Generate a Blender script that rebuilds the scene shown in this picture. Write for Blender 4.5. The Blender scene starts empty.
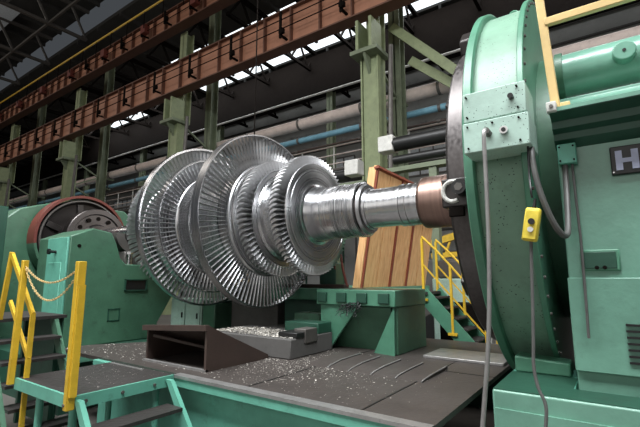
import bpy, bmesh, math, random
from mathutils import Vector, Matrix
random.seed(7)
S = bpy.context.scene
COL = S.collection
R = math.radians

# ------------------------------------------------------------------ materials
def newmat(name):
    m = bpy.data.materials.new(name); m.use_nodes = True
    nt = m.node_tree; b = nt.nodes['Principled BSDF']
    return m, nt, b

def ramp(nt, fac, stops):
    r = nt.nodes.new('ShaderNodeValToRGB')
    e = r.color_ramp.elements
    while len(e) < len(stops): e.new(0.5)
    for k, (p, c) in enumerate(stops):
        e[k].position = p; e[k].color = (*c, 1)
    nt.links.new(fac, r.inputs[0]); return r

def noise(nt, scale, detail=4, rough=.55, coord='Object', stretch=None):
    tc = nt.nodes.new('ShaderNodeTexCoord')
    n = nt.nodes.new('ShaderNodeTexNoise')
    n.inputs['Scale'].default_value = scale; n.inputs['Detail'].default_value = detail
    n.inputs['Roughness'].default_value = rough
    if stretch:
        mp = nt.nodes.new('ShaderNodeMapping'); mp.inputs['Scale'].default_value = stretch
        nt.links.new(tc.outputs[coord], mp.inputs[0]); nt.links.new(mp.outputs[0], n.inputs['Vector'])
    else:
        nt.links.new(tc.outputs[coord], n.inputs['Vector'])
    return n

def paint(name, col, rough=.45, dirt=(.03,.03,.025), amount=.5, scale=3.0, metallic=0, bump=.15, specks=0, spec=.5):
    m, nt, b = newmat(name)
    L = nt.links
    n = noise(nt, scale, 8, .65)
    lo = tuple(c*.8 for c in col); hi = tuple(min(1, c*1.12) for c in col)
    r = ramp(nt, n.outputs[0], [(.3, lo), (.7, hi)])
    n2 = noise(nt, scale*2.3, 10, .75)
    r2 = ramp(nt, n2.outputs[0], [(.56, (0,0,0)), (.72, (1,1,1))])
    mu = nt.nodes.new('ShaderNodeMath'); mu.operation = 'MULTIPLY'; mu.inputs[1].default_value = amount
    L.new(r2.outputs[0], mu.inputs[0])
    mx = nt.nodes.new('ShaderNodeMix'); mx.data_type = 'RGBA'
    L.new(mu.outputs[0], mx.inputs['Factor']); L.new(r.outputs[0], mx.inputs['A'])
    mx.inputs['B'].default_value = (*dirt, 1)
    out = mx.outputs['Result']
    if specks:
        v = nt.nodes.new('ShaderNodeTexVoronoi'); v.inputs['Scale'].default_value = specks
        tc = nt.nodes.new('ShaderNodeTexCoord'); L.new(tc.outputs['Object'], v.inputs['Vector'])
        n3 = noise(nt, specks*.12, 2)
        ad = nt.nodes.new('ShaderNodeMath'); ad.operation = 'MULTIPLY'
        lt = nt.nodes.new('ShaderNodeMath'); lt.operation = 'LESS_THAN'; lt.inputs[1].default_value = .17
        gt = nt.nodes.new('ShaderNodeMath'); gt.operation = 'GREATER_THAN'; gt.inputs[1].default_value = .48
        L.new(v.outputs['Distance'], lt.inputs[0]); L.new(n3.outputs[0], gt.inputs[0])
        L.new(lt.outputs[0], ad.inputs[0]); L.new(gt.outputs[0], ad.inputs[1])
        m2 = nt.nodes.new('ShaderNodeMix'); m2.data_type = 'RGBA'
        L.new(ad.outputs[0], m2.inputs['Factor']); L.new(out, m2.inputs['A']); m2.inputs['B'].default_value = (.02,.035,.03,1)
        out = m2.outputs['Result']
    L.new(out, b.inputs['Base Color'])
    b.inputs['Roughness'].default_value = rough; b.inputs['Metallic'].default_value = metallic
    b.inputs['Specular IOR Level'].default_value = spec
    if bump:
        bp = nt.nodes.new('ShaderNodeBump'); bp.inputs['Strength'].default_value = bump; bp.inputs['Distance'].default_value = .01
        nb = noise(nt, 22, 3); L.new(nb.outputs[0], bp.inputs['Height']); L.new(bp.outputs[0], b.inputs['Normal'])
    return m

def turned(name, col, rough=.26, aniso=.65, ring=38, metallic=1.0, groove=0.0, axial=False):
    # lathe-turned steel: fine concentric marks about the X axis
    m, nt, b = newmat(name); L = nt.links
    tc = nt.nodes.new('ShaderNodeTexCoord'); sp = nt.nodes.new('ShaderNodeSeparateXYZ'); L.new(tc.outputs['Object'], sp.inputs[0])
    cb = nt.nodes.new('ShaderNodeCombineXYZ'); L.new(sp.outputs[1], cb.inputs[0]); L.new(sp.outputs[2], cb.inputs[1])
    ln = nt.nodes.new('ShaderNodeVectorMath'); ln.operation = 'LENGTH'; L.new(cb.outputs[0], ln.inputs[0])
    c2 = nt.nodes.new('ShaderNodeCombineXYZ'); L.new(ln.outputs['Value'], c2.inputs[0]); L.new(sp.outputs[0], c2.inputs[1])
    n = nt.nodes.new('ShaderNodeTexNoise'); n.inputs['Scale'].default_value = ring; n.inputs['Detail'].default_value = 5
    L.new(c2.outputs[0], n.inputs['Vector'])
    r = ramp(nt, n.outputs[0], [(.3, tuple(c*.82 for c in col)), (.7, tuple(min(1, c*1.12) for c in col))])
    L.new(r.outputs[0], b.inputs['Base Color'])
    mr = nt.nodes.new('ShaderNodeMapRange'); mr.inputs['From Min'].default_value = .3; mr.inputs['From Max'].default_value = .7
    mr.inputs['To Min'].default_value = rough*.8; mr.inputs['To Max'].default_value = rough*1.3
    L.new(n.outputs[0], mr.inputs['Value']); L.new(mr.outputs[0], b.inputs['Roughness'])
    b.inputs['Metallic'].default_value = metallic
    b.inputs['Anisotropic'].default_value = aniso
    tg = nt.nodes.new('ShaderNodeTangent'); tg.direction_type = 'RADIAL'; tg.axis = 'X'
    L.new(tg.outputs[0], b.inputs['Tangent'])
    if groove:
        w = nt.nodes.new('ShaderNodeTexWave'); w.bands_direction = 'X'; w.inputs['Scale'].default_value = groove
        L.new(tc.outputs['Object'], w.inputs['Vector'])
        bp = nt.nodes.new('ShaderNodeBump'); bp.inputs['Strength'].default_value = .35; bp.inputs['Distance'].default_value = .006
        L.new(w.outputs['Fac'], bp.inputs['Height']); L.new(bp.outputs[0], b.inputs['Normal'])
    return m

def plain(name, col, rough=.5, metallic=0, emit=0):
    m, nt, b = newmat(name)
    n = noise(nt, 9, 5)
    r = ramp(nt, n.outputs[0], [(.3, tuple(c*.82 for c in col)), (.7, tuple(min(1, c*1.1) for c in col))])
    nt.links.new(r.outputs[0], b.inputs['Base Color'])
    b.inputs['Roughness'].default_value = rough; b.inputs['Metallic'].default_value = metallic
    if emit:
        nt.links.new(r.outputs[0], b.inputs['Emission Color']); b.inputs['Emission Strength'].default_value = emit
    return m

M = {}
M['mint']    = paint('mint_paint', (.42,.58,.50), .45, amount=.25, specks=60)
M['mint_lo'] = paint('mint_paint_clean', (.13,.40,.30), .45, amount=.35)
M['green']   = paint('machine_green', (.062,.155,.095), .42, amount=.6)
M['ring']    = paint('ring_green', (.085,.24,.155), .36, amount=.3)
M['drum']    = paint('ring_green_spattered', (.19,.33,.24), .4, amount=.3, specks=42)
M['body']    = paint('headstock_green', (.15,.32,.24), .28, amount=.25, spec=.6)
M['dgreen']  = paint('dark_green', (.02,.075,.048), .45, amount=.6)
M['olive']   = paint('column_green', (.24,.28,.15), .55, amount=.5, dirt=(.06,.05,.03))
M['olive2']  = paint('column_green_dull', (.16,.19,.12), .6, amount=.6)
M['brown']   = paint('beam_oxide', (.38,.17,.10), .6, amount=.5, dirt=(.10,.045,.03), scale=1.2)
M['brown_shade']  = paint('beam_oxide_shaded', (.12,.05,.03), .65, amount=.6)  # darker copy of the beam oxide, painting shade into flanges and stiffeners
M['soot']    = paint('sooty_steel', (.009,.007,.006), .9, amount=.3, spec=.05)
M['yellow']  = paint('yellow_paint', (.68,.43,.03), .42, amount=.35, scale=7, dirt=(.2,.13,.04))
M['cream']   = paint('cream_paint', (.66,.47,.20), .4, amount=.15, dirt=(.3,.2,.1))
M['pend']    = paint('pendant_yellow', (.75,.58,.06), .45, amount=.15, scale=20)
M['steel']   = turned('turned_steel', (.50,.50,.51), .27, .6)
M['bright']  = turned('bright_turned_steel', (.62,.62,.63), .22, .6)
M['thread']  = turned('grooved_steel', (.50,.50,.51), .24, .5, groove=14)
M['hotend']  = turned('heat_tinted_steel', (.30,.20,.165), .34, .5)
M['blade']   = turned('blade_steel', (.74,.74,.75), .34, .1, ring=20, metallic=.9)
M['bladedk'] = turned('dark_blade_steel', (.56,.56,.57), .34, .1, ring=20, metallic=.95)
M['chuck']   = paint('chuck_iron', (.035,.03,.028), .38, amount=.4, metallic=.3)
M['chuckrim']= turned('worn_chuck_rim', (.12,.11,.108), .36, .4)
M['castiron']= paint('cast_iron', (.13,.12,.11), .5, amount=.5, metallic=.4)
M['deck']    = paint('oily_deck', (.055,.046,.041), .5, amount=.6, scale=4, bump=.4)
M['tread']   = paint('tread_plate', (.03,.026,.024), .55, amount=.4, bump=.8)
M['edge']    = paint('worn_steel_edge', (.42,.41,.40), .4, amount=.5, metallic=.7, scale=9)
M['rust']    = paint('rusty_plate', (.055,.035,.028), .6, amount=.5)
M['redox']   = paint('red_oxide_paint', (.15,.035,.025), .5, amount=.4)
M['concrete']= paint('grey_block', (.10,.095,.09), .8, amount=.4)
M['floor']   = paint('shop_floor', (.11,.10,.09), .7, amount=.6, scale=1)
M['wall']    = paint('hall_wall', (.42,.42,.40), .8, amount=.6, scale=.5)
M['roof']    = paint('roof_deck', (.045,.043,.04), .9, amount=.5, scale=.4)
M['pink']    = paint('insulation_wrap', (.62,.52,.47), .7, amount=.5, scale=2, dirt=(.2,.15,.12))
M['blue']    = paint('blue_pipe', (.17,.36,.46), .45, amount=.3)
M['white']   = paint('white_paint', (.62,.61,.57), .5, amount=.3, scale=8)
M['black']   = plain('black_plastic', (.012,.012,.012), .4)
M['rubber']  = plain('grey_hose', (.10,.10,.095), .5)
M['conduit'] = plain('metal_conduit', (.33,.32,.31), .4, .6)
M['chip']    = plain('swarf', (.62,.58,.52), .4, .3)
M['lilac']   = plain('letter_enamel', (.50,.54,.72), .5)
M['sky']     = plain('skylight_glass', (.85,.92,1.0), .4, 0, 1.6)
M['cloud']   = plain('dim_skylight_glass', (.5,.53,.55), .5, 0, .05)
M['chrome']  = plain('bright_metal', (.6,.6,.6), .25, 1)

def wood():
    m, nt, b = newmat('crate_wood'); L = nt.links
    n = noise(nt, 2.2, 6, .6, stretch=(8, 8, .8))
    r = ramp(nt, n.outputs[0], [(.25, (.55,.27,.11)), (.5, (.80,.45,.20)), (.75, (.88,.60,.30))])
    L.new(r.outputs[0], b.inputs['Base Color']); b.inputs['Roughness'].default_value = .65
    return m
M['wood'] = wood()
M['strap'] = paint('red_strap', (.25,.06,.03), .6, amount=.3)

# ------------------------------------------------------------------ mesh builder
class MB:
    def __init__(s): s.bm = bmesh.new()
    def hexa(s, P):
        v = [s.bm.verts.new(p) for p in P]
        for f in ((0,3,2,1),(4,5,6,7),(0,1,5,4),(1,2,6,5),(2,3,7,6),(3,0,4,7)): s.bm.faces.new([v[i] for i in f])
        return s
    def box(s, x0,x1,y0,y1,z0,z1):
        return s.hexa([(x0,y0,z0),(x1,y0,z0),(x1,y1,z0),(x0,y1,z0),(x0,y0,z1),(x1,y0,z1),(x1,y1,z1),(x0,y1,z1)])
    def bar(s, p, q, w, h, up=(0,0,1)):
        p, q = Vector(p), Vector(q); d = (q-p).normalized(); u = Vector(up)
        a = d.cross(u)
        if a.length < 1e-4: a = d.cross(Vector((1,0,0)))
        a.normalize(); b = a.cross(d).normalized()
        a *= w/2; b *= h/2
        return s.hexa([p-a-b, p+a-b, q+a-b, q-a-b, p-a+b, p+a+b, q+a+b, q-a+b])
    def cyl(s, p, q, r, r2=None, n=20):
        p, q = Vector(p), Vector(q); d = (q-p).normalized(); r2 = r if r2 is None else r2
        a = d.orthogonal().normalized(); b = d.cross(a)
        A = [s.bm.verts.new(p+(a*math.cos(t)+b*math.sin(t))*r) for t in [2*math.pi*k/n for k in range(n)]]
        B = [s.bm.verts.new(q+(a*math.cos(t)+b*math.sin(t))*r2) for t in [2*math.pi*k/n for k in range(n)]]
        for k in range(n): s.bm.faces.new([A[k],A[(k+1)%n],B[(k+1)%n],B[k]])
        s.bm.faces.new(A[::-1]); s.bm.faces.new(B); return s
    def tube(s, pts, r, n=10, smooth=False):
        pts = [Vector(p) for p in pts]; rings = []; a = None
        if smooth:
            q = []
            for i in range(len(pts)-1):
                p0, p1, p2, p3 = pts[max(i-1,0)], pts[i], pts[i+1], pts[min(i+2,len(pts)-1)]
                for k in range(5):
                    t = k/5
                    q.append(.5*((2*p1)+(p2-p0)*t+(2*p0-5*p1+4*p2-p3)*t*t+(3*p1-p0-3*p2+p3)*t**3))
            pts = q+[pts[-1]]
        for i, p in enumerate(pts):
            d = (pts[min(i+1,len(pts)-1)]-pts[max(i-1,0)]).normalized()
            a = d.orthogonal() if a is None else a - d*a.dot(d)
            a.normalize(); b = d.cross(a)
            rings.append([s.bm.verts.new(p+(a*math.cos(t)+b*math.sin(t))*r) for t in [2*math.pi*k/n for k in range(n)]])
        for A, B in zip(rings, rings[1:]):
            for k in range(n): s.bm.faces.new([A[k],A[(k+1)%n],B[(k+1)%n],B[k]])
        s.bm.faces.new(rings[0][::-1]); s.bm.faces.new(rings[-1]); return s
    def prism(s, poly, axis, a, b):
        def P(t, u, v): return (t,u,v) if axis == 0 else (u,t,v) if axis == 1 else (u,v,t)
        A = [s.bm.verts.new(P(a,u,v)) for u, v in poly]; B = [s.bm.verts.new(P(b,u,v)) for u, v in poly]
        n = len(poly)
        for k in range(n): s.bm.faces.new([A[k],A[(k+1)%n],B[(k+1)%n],B[k]])
        s.bm.faces.new(A[::-1]); s.bm.faces.new(B); return s
    def lathe(s, prof, cy=0, cz=0, n=96, closed=False, t0=0, t1=2*math.pi):
        full = abs(t1-t0-2*math.pi) < 1e-6
        m = n if full else n+1; rows = []
        for k in range(m):
            t = t0+(t1-t0)*k/n
            rows.append([s.bm.verts.new((x, cy-r*math.cos(t), cz+r*math.sin(t))) for x, r in prof])
        for k in range(n):
            A = rows[k]; B = rows[(k+1)%m]
            rng = range(len(prof) if closed else len(prof)-1)
            for i in rng:
                j = (i+1) % len(prof)
                s.bm.faces.new([A[i],A[j],B[j],B[i]])
        if not closed and full:
            s.bm.faces.new([r[0] for r in rows]); s.bm.faces.new([r[-1] for r in rows][::-1])
        if not full and closed:
            s.bm.faces.new(rows[0]); s.bm.faces.new(rows[-1][::-1])
        return s
    def build(s, name, mat, parent=None, bevel=0, loc=None, kind=None, seg=2):
        bmesh.ops.recalc_face_normals(s.bm, faces=s.bm.faces)
        off = Vector(loc) if loc is not None else (wloc(parent) if parent else Vector((0,0,0)))
        if off.length: bmesh.ops.translate(s.bm, verts=s.bm.verts, vec=-off)
        me = bpy.data.meshes.new(name); s.bm.to_mesh(me); s.bm.free()
        for p in me.polygons: p.use_smooth = True
        me.set_sharp_from_angle(angle=R(32))
        me.materials.append(M[mat] if isinstance(mat, str) else mat)
        o = bpy.data.objects.new(name, me); COL.objects.link(o)
        if parent: o.parent = parent
        if loc is not None and not parent: o.location = off
        elif loc is not None: o.location = off - wloc(parent)
        if bevel:
            b = o.modifiers.new('bevel', 'BEVEL'); b.width = bevel; b.segments = seg; b.limit_method = 'ANGLE'; b.angle_limit = R(40)
        if kind: o['kind'] = kind
        return o

def wloc(o):
    v = Vector((0,0,0))
    while o: v += o.location; o = o.parent
    return v
def tag(o, label, cat, group=None):
    o['label'] = label; o['category'] = cat
    if group: o['group'] = group
    return o
def thing(name, label, cat, loc=(0,0,0), group=None):
    o = bpy.data.objects.new(name, None); o.empty_display_size = .2; COL.objects.link(o); o.location = loc
    return tag(o, label, cat, group)
def lab(o, l): o['label'] = l; return o
def copy_tree(o, parent=None):
    c = o.copy(); COL.objects.link(c); c.parent = parent
    for ch in list(o.children): copy_tree(ch, c)
    return c
def screw(mb, p, d, r=.012, h=.008, n=8):
    p = Vector(p); mb.cyl(p, p+Vector(d)*h, r, n=n)

DK = .85            # machine deck height
AY, AZ = 4.5, 2.6   # lathe axis

# ------------------------------------------------------------------ setting
MB().box(-95, 14, -14, 42, -.2, 0).build('floor', 'floor', kind='structure')
wb = MB().box(-95, 14, 30, 30.3, 0, 19.5)
wb.build('wall_back', 'wall', kind='structure')
MB().box(-95.3, -95, -14, 30.3, 0, 24).build('wall_left', 'wall', kind='structure')
# near bay roof (over the lathe) with dim glazed strips
def roofplane(name, y0, y1, z, x0=-95, x1=14):
    m = MB(); m.box(x0, x1, y0, y1, z, z+.25)
    k = x0
    while k < x1:                                        # purlins under the deck
        m.box(k, k+.18, y0, y1, z-.28, z); k += 3
    return m.build(name, 'roof', kind='structure')
roofplane('ceiling', 3, 13.2, 21.5)
roofplane('ceiling', 13.2, 19.2, 19.6); roofplane('ceiling', 20.2, 23.6, 19.6); roofplane('ceiling', 24.9, 30.3, 19.6)
roofplane('ceiling', 19.2, 20.2, 19.6, -95, -30); roofplane('ceiling', 23.6, 24.9, 19.6, -95, -48); roofplane('ceiling', 23.6, 24.9, 19.6, -40, -31)
n = 1
for (y0, y1) in ((19.2, 20.2), (23.6, 24.9)):
    MB().box(-50, 14, y0, y1, 19.78, 19.82).build('window_%d' % n, 'sky', kind='structure'); n += 1
for y0 in (5.2, 8.6):
    MB().box(-95, -34, y0, y0+1.5, 21.1, 21.2).build('window_%d' % n, 'cloud', kind='structure'); n += 1
# roof trusses across the far bay: each one a thing
for k in range(14):
    x = -5.2-4.2*k
    m = MB()
    m.bar((x,15.5,19.2),(x,29.8,19.2),.22,.26); m.bar((x,15.5,17.6),(x,29.8,17.6),.2,.2)
    for j in range(7):
        y = 15.6+2*j
        m.bar((x,y,17.6),(x,y+1,19.2),.12,.12); m.bar((x,y+1,19.2),(x,y+2,17.6),.12,.12)
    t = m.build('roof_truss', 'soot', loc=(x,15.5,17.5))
    tag(t, 'dark steel roof truss crossing the bright skylight strips of the far bay', 'truss', 'far bay roof trusses')
for k in range(8):
    x = -30-6*k
    m = MB()
    m.bar((x,3,21.1),(x,13,21.1),.2,.22); m.bar((x,3,18.9),(x,13,18.9),.2,.2)
    for j in range(4):
        y = 3+2.5*j
        m.bar((x,y,18.9),(x,y+1.25,21.1),.13,.13); m.bar((x,y+1.25,21.1),(x,y+2.5,18.9),.13,.13)
    t = m.build('roof_truss', 'castiron', loc=(x,3,18.9))
    tag(t, 'grey lattice roof truss high up above the upper crane beam, upper left', 'truss', 'near bay roof trusses')
m = MB()
for y in (4.5, 7.5, 10.5): m.bar((-94.5,y,18.9),(-24,y,18.9),.12,.14)
tag(m.build('tie_rod', 'castiron', loc=(-60,7.5,18.9)), 'long grey tie bars linking the lattice roof trusses at upper left', 'tie bar')

# ------------------------------------------------------------------ columns and crane runways
COLX = (-6.75, -18.5, -30.6, -42.6, -54.6)
CN = ['pale green steel column rising between rotor shaft and faceplate, nearest of the row',
      'pale green steel column rising behind the rotor wheels, second of the row',
      'pale green steel column above the red-rimmed faceplate, third of the row',
      'pale green steel column above the far left machine casing, fourth of the row',
      'distant green steel column at far left edge of the picture']
def hbeam(m, x, y, z0, z1, w, d, t=.05):
    m.box(x-w/2, x+w/2, y-d/2, y-d/2+t, z0, z1); m.box(x-w/2, x+w/2, y+d/2-t, y+d/2, z0, z1)
    m.box(x-t/2, x+t/2, y-d/2, y+d/2, z0, z1)
for i, x in enumerate(COLX):
    t = thing('steel_column', CN[i], 'column', (x,13,0), 'crane runway columns')
    m = MB()                                     # front leg: closed box section with side flange plates
    m.box(x-.27, x+.27, 12.75, 13.2, 0, 10.0); m.box(x-.36, x-.30, 12.7, 13.3, 0, 10.0); m.box(x+.30, x+.36, 12.7, 13.3, 0, 10.0)
    m.box(x-.42, x+.42, 12.6, 13.4, 0, .5)
    m.build('front_leg', 'olive', t)
    m = MB(); hbeam(m, x, 13.3, 10.0, 15.3, .55, .5); m.build('upper_leg', 'olive', t)
    m = MB(); hbeam(m, x, 15.2, 0, 19.4, .5, .5); m.build('rear_leg', 'olive2', t)
    m = MB(); m.box(x-.55, x+.55, 12.25, 13.3, 9.85, 10.0); m.prism([(12.3,9.85),(12.75,9.85),(12.75,9.2)],0,x-.05,x+.05); m.build('bracket', 'olive2', t)
    m = MB(); m.box(x-.33, x-.22, 12.3, 13.1, 10.0, 11.2); m.box(x+.22, x+.33, 12.3, 13.1, 10.0, 11.2); m.build('bearing_stool', 'olive', t)
    m = MB()
    for k in range(5):
        z = 1+1.8*k
        m.bar((x,13.2,z),(x,15,z+.9),.1,.1); m.bar((x,15,z+.9),(x,13.2,z+1.8),.1,.1)
    m.build('lacing', 'olive2', t)
    m = MB(); m.cyl((x+.55,12.9,2),(x+.75,13.0,10.2),.09,n=10); m.build('drain_pipe', 'castiron', t)
for (p, q, l) in (((-6.4,14.0,11.6),(-2.9,14.0,7.85),'pale green diagonal brace running from nearest column down to the chuck, upper one'),
                  ((-5.9,14.6,10.3),(-2.9,14.6,7.6),'pale green diagonal brace from nearest column down to the chuck, lower one')):
    m = MB(); m.bar(p, q, .12, .34); tag(m.build('diagonal_brace', 'olive', loc=p), l, 'brace')

def runway(name, y, z0, z1, x0, x1, label, mat, sp, bm='brown_shade'):
    t = thing(name, label, 'crane beam', ((x0+x1)/2, y, z0))
    m = MB(); m.box(x0,x1,y-.02,y+.02,z0+.05,z1-.05); m.build('web', mat, t)
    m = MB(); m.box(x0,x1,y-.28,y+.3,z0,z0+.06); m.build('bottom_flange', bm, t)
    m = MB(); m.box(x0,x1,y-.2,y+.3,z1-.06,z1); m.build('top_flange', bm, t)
    k = 0; x = x1-.8
    while x > x0 and k < 60:
        m = MB(); m.box(x-.03,x+.03,y-.2,y-.02,z0+.06,z1-.06); m.build('stiffener', bm, t)
        x -= sp; k += 1
    for zz in (.66, .42): MB().cyl((x0,y-.36,z0+(z1-z0)*zz),(x1,y-.36,z0+(z1-z0)*zz),.025,n=6).build('conductor_bar', 'soot', t)
    x = x1-2.6
    for k in range(18):
        m = MB(); m.box(x-.05,x+.05,y-.5,y-.02,z0+.35,z0+.42); m.box(x-.05,x+.05,y-.5,y-.42,z0+.25,z1-.3); m.box(x-.11,x+.11,y-.46,y-.3,z0+.5,z0+.7)
        m.build('conductor_bracket', 'soot', t); x -= sp*2
    m = MB(); m.cyl((x0,y+.2,z1+.1),(x1,y+.2,z1+.1),.07,n=6); m.build('crane_rail', 'soot', t)
    return t
lo = runway('crane_runway_beam', 12.6, 11.45, 13.2, -75, 10, 'rust brown crane runway beam, lower of the two, resting on the column brackets', 'brown', 1.5)
up = runway('crane_runway_beam', 12.6, 15.3, 16.6, -75, 10, 'rust brown crane runway beam, upper of the two, with yellow edge rail', 'brown', 1.1)
m = MB(); m.cyl((-75,12.0,16.95),(10,12.0,16.95),.055,n=8); m.build('handrail', 'yellow', up)
for k in range(40):
    m = MB(); m.cyl((-1-1.8*k,12.0,15.9),(-1-1.8*k,12.0,16.95),.025,n=6); m.build('rail_post', 'soot', up)
for k in range(10):
    x = -12-4.5*k
    m = MB(); m.box(x-.22,x+.22,12.05,12.35,15.7,16.2); lab(m.build('junction_box', 'redox', up), 'red junction box')
# dark girder of the far aisle with a pale gutter pipe beneath
t = thing('aisle_girder', 'dark sooty girder below the bright skylight strip across the far aisle', 'girder', (-30,24,15.4))
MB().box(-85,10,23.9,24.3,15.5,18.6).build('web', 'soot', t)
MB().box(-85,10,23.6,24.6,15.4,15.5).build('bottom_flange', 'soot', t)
tag(MB().cyl((-85,23.7,15.31),(10,23.7,15.31),.09,n=8).build('gutter_pipe','white',loc=(-30,23.7,15.2)), 'thin whitish pipe running under the dark far girder', 'pipe')
for k in range(6):
    x = -4-12*k
    m = MB(); hbeam(m, x, 24.1, 0, 15.4, .5, .5)
    tag(m.build('far_column','olive2',loc=(x,24.1,0)), 'thin dull green column of the far aisle under the dark girder', 'column', 'far aisle columns')
# pipes along the column row
def pipe(name, y, z, r, mat, label, x0=-75, x1=10, parts=True):
    t = thing(name, label, 'pipe', (-30,y,z-r))
    MB().cyl((x0,y,z),(x1,y,z),r,n=16).build('pipe_run', mat, t)
    for x in COLX: MB().box(x-.06,x+.06,15.455,y+r,z-r-.09,z-r).build('pipe_hanger', 'olive2', t)
    for k in range(16):
        x = x1-8-3.6*k
        MB().lathe([(x-.06,r),(x-.06,r+.03),(x+.06,r+.03),(x+.06,r)],y,z,16,closed=True).build('joint_band', 'castiron', t)
    return t
pipe('insulated_pipe', 15.85, 9.45, .27, 'pink', 'thick pinkish insulated pipe running behind the columns above the rotor')
pipe('water_pipe', 15.75, 8.55, .14, 'blue', 'thin pale blue pipe running below the pinkish insulated pipe')
pipe('service_pipe', 15.6, 7.95, .05, 'rust', 'thin rusty line below the blue pipe')
pipe('service_pipe', 15.6, 6.7, .08, 'castiron', 'thin grey pipe lowest of the pipes behind the columns')
# gallery railing behind the shaft
t = thing('gallery_railing', 'rusty pale railing of a gallery behind the rotor shaft', 'railing', (-10,16.8,6))
for z in (8.3, 7.85, 7.4): MB().cyl((-40,16.8,z),(6,16.8,z),.035,n=6).build('rail', 'pink' if z > 7 else 'white', t)
for k in range(24): MB().bar((-39+2*k,16.8,6.9),(-39+2*k,16.8,8.3),.06,.06).build('post', 'white', t)
MB().box(-40,6,16.7,18.2,6.75,6.9).build('walkway', 'castiron', t)
# background clutter on the far aisle floor: racks against the far wall
for k in range(9):
    x = -46+5.4*k
    t = thing('storage_rack', 'dim steel storage rack standing along the far wall', 'rack', (x,27,0), 'far wall racks')
    for dx in (-1.8,1.8):
        m = MB(); m.box(x+dx-.06,x+dx+.06,26.4,26.5,0,5.2); m.box(x+dx-.06,x+dx+.06,27.5,27.6,0,5.2); m.build('upright','dgreen' if k%2 else 'castiron',t)
    for z in (.5,2.0,3.5,5.0):
        MB().box(x-1.8,x+1.8,26.4,27.6,z-.06,z).build('shelf','castiron',t)
# long window bands in the far wall (frame and glazing)
for k in range(10):
    x0 = -72+8*k
    w = MB().box(x0,x0+6.6,29.86,29.94,9.6,12.2).build('window_%d' % (k+10),'cloud',kind='structure')
    m = MB()
    for j in range(7): m.box(x0+1.1*j-.04,x0+1.1*j+.04,29.78,29.86,9.6,12.2)
    for z in (9.6,10.9,12.2): m.box(x0,x0+6.6,29.78,29.86,z-.05,z+.05)
    m.build('window_frame','castiron',w)
m = MB()
for k in range(5): m.box(-95,14,29.7,29.86,13.2+1.25*k,13.32+1.25*k)
m.build('trim_1','castiron',kind='structure')
# hoist rope hanging over the rotor
tag(MB().cyl((-6.5,6.6,0),(-6.5,6.6,21.5),.015,n=6).build('hoist_rope','soot',loc=(-6.5,6.6,3.7)),'thin dark hoist rope hanging down behind the largest bladed wheel','rope')

# ------------------------------------------------------------------ the turbine rotor
rot = thing('turbine_rotor', 'polished steel turbine rotor with bladed wheels mounted in the big lathe', 'turbine rotor', (-4.2,AY,AZ-1.28))
RC = Vector((0,AY,AZ))
def rp(name, prof, mat, closed=False, n=128, parent=rot):
    return MB().lathe(prof, AY, AZ, n, closed).build(name, mat, parent, loc=(0,AY,AZ))
def disc(x0, x1, r, mat='steel', ri=.3, e=.012):
    return rp('wheel_disc', [(x0,ri),(x0,r-e),(x0+e,r),(x1-e,r),(x1,r-e),(x1,ri)], mat)
# shaft
rp('shaft', [(-8.94,.18),(-7.6,.19),(-7.1,.21),(-6.7,.26),(-6.45,.36),(-6.3,.52),(-6.2,.56),(-3.25,.46),(-3.2,.41),(-3.175,.375),(-3.13,.36),(-3.05,.35),(-2.96,.345),(-2.955,.34),(-2.8,.34)], 'bright')
rp('grooved_sleeve', [(-2.8,.2),(-2.8,.345),(-2.74,.345),(-2.735,.338),(-2.58,.338),(-2.575,.325),(-2.56,.325),(-2.55,.2)], 'thread')
rp('collar', [(-2.56,.2),(-2.56,.335),(-2.545,.345),(-2.47,.345),(-2.46,.335),(-2.45,.31),(-2.41,.30),(-2.40,.26),(-2.37,.25),(-2.36,.2)], 'steel')
rp('journal', [(-2.37,.15),(-2.37,.242),(-2.3,.236),(-1.98,.236),(-1.975,.248),(-1.94,.248),(-1.935,.242),(-1.90,.242),(-1.895,.25),(-1.86,.25),(-1.855,.244),(-1.72,.246),(-1.70,.2)], 'bright')
rp('coupling_end', [(-1.71,.15),(-1.71,.275),(-1.695,.287),(-1.67,.292),(-1.3,.292),(-1.29,.287),(-1.0,.287),(-1.0,.15)], 'hotend')
# wheels
disc(-6.22,-6.02,.80,'steel')
disc(-6.02,-5.55,.62,'steel')
disc(-5.52,-5.36,.98)
disc(-5.36,-5.19,.80)
rp('drum', [(-5.19,.3),(-5.19,.79),(-5.14,.765),(-4.95,.76),(-4.945,.75),(-4.93,.75),(-4.925,.755),(-4.5,.755),(-4.4,.78),(-4.3,.80),(-4.3,.3)], 'bright')
rp('wheel_disc', [(-4.28,.3),(-4.28,.80),(-4.26,.815),(-4.08,.815),(-4.065,.80),(-4.06,.775),(-4.03,.765),(-4.0,.70),(-3.965,.655),(-3.92,.64),(-3.92,.3)], 'steel')
rp('wheel_disc', [(-3.93,.3),(-3.93,.675),(-3.915,.68),(-3.915,.63),(-3.775,.63),(-3.775,.685),(-3.755,.685),(-3.755,.3)], 'steel')
rp('drum', [(-3.755,.3),(-3.755,.60),(-3.73,.575),(-3.6,.565),(-3.45,.57),(-3.39,.60),(-3.38,.3)], 'bright')
rp('wheel_disc', [(-3.39,.3),(-3.39,.68),(-3.375,.68),(-3.375,.63),(-3.215,.63),(-3.215,.69),(-3.205,.69),(-3.195,.685),(-3.195,.655),(-3.205,.65),(-3.205,.60),(-3.2,.595),(-3.2,.40),(-3.2,.3)], 'steel')
for k in range(16):
    t = 2*math.pi*k/16
    MB().cyl((-4.062,AY-.742*math.cos(t),AZ+.742*math.sin(t)),(-4.028,AY-.742*math.cos(t),AZ+.742*math.sin(t)),.017,n=12).build('balance_plug','black',rot,loc=(0,AY,AZ))
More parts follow.
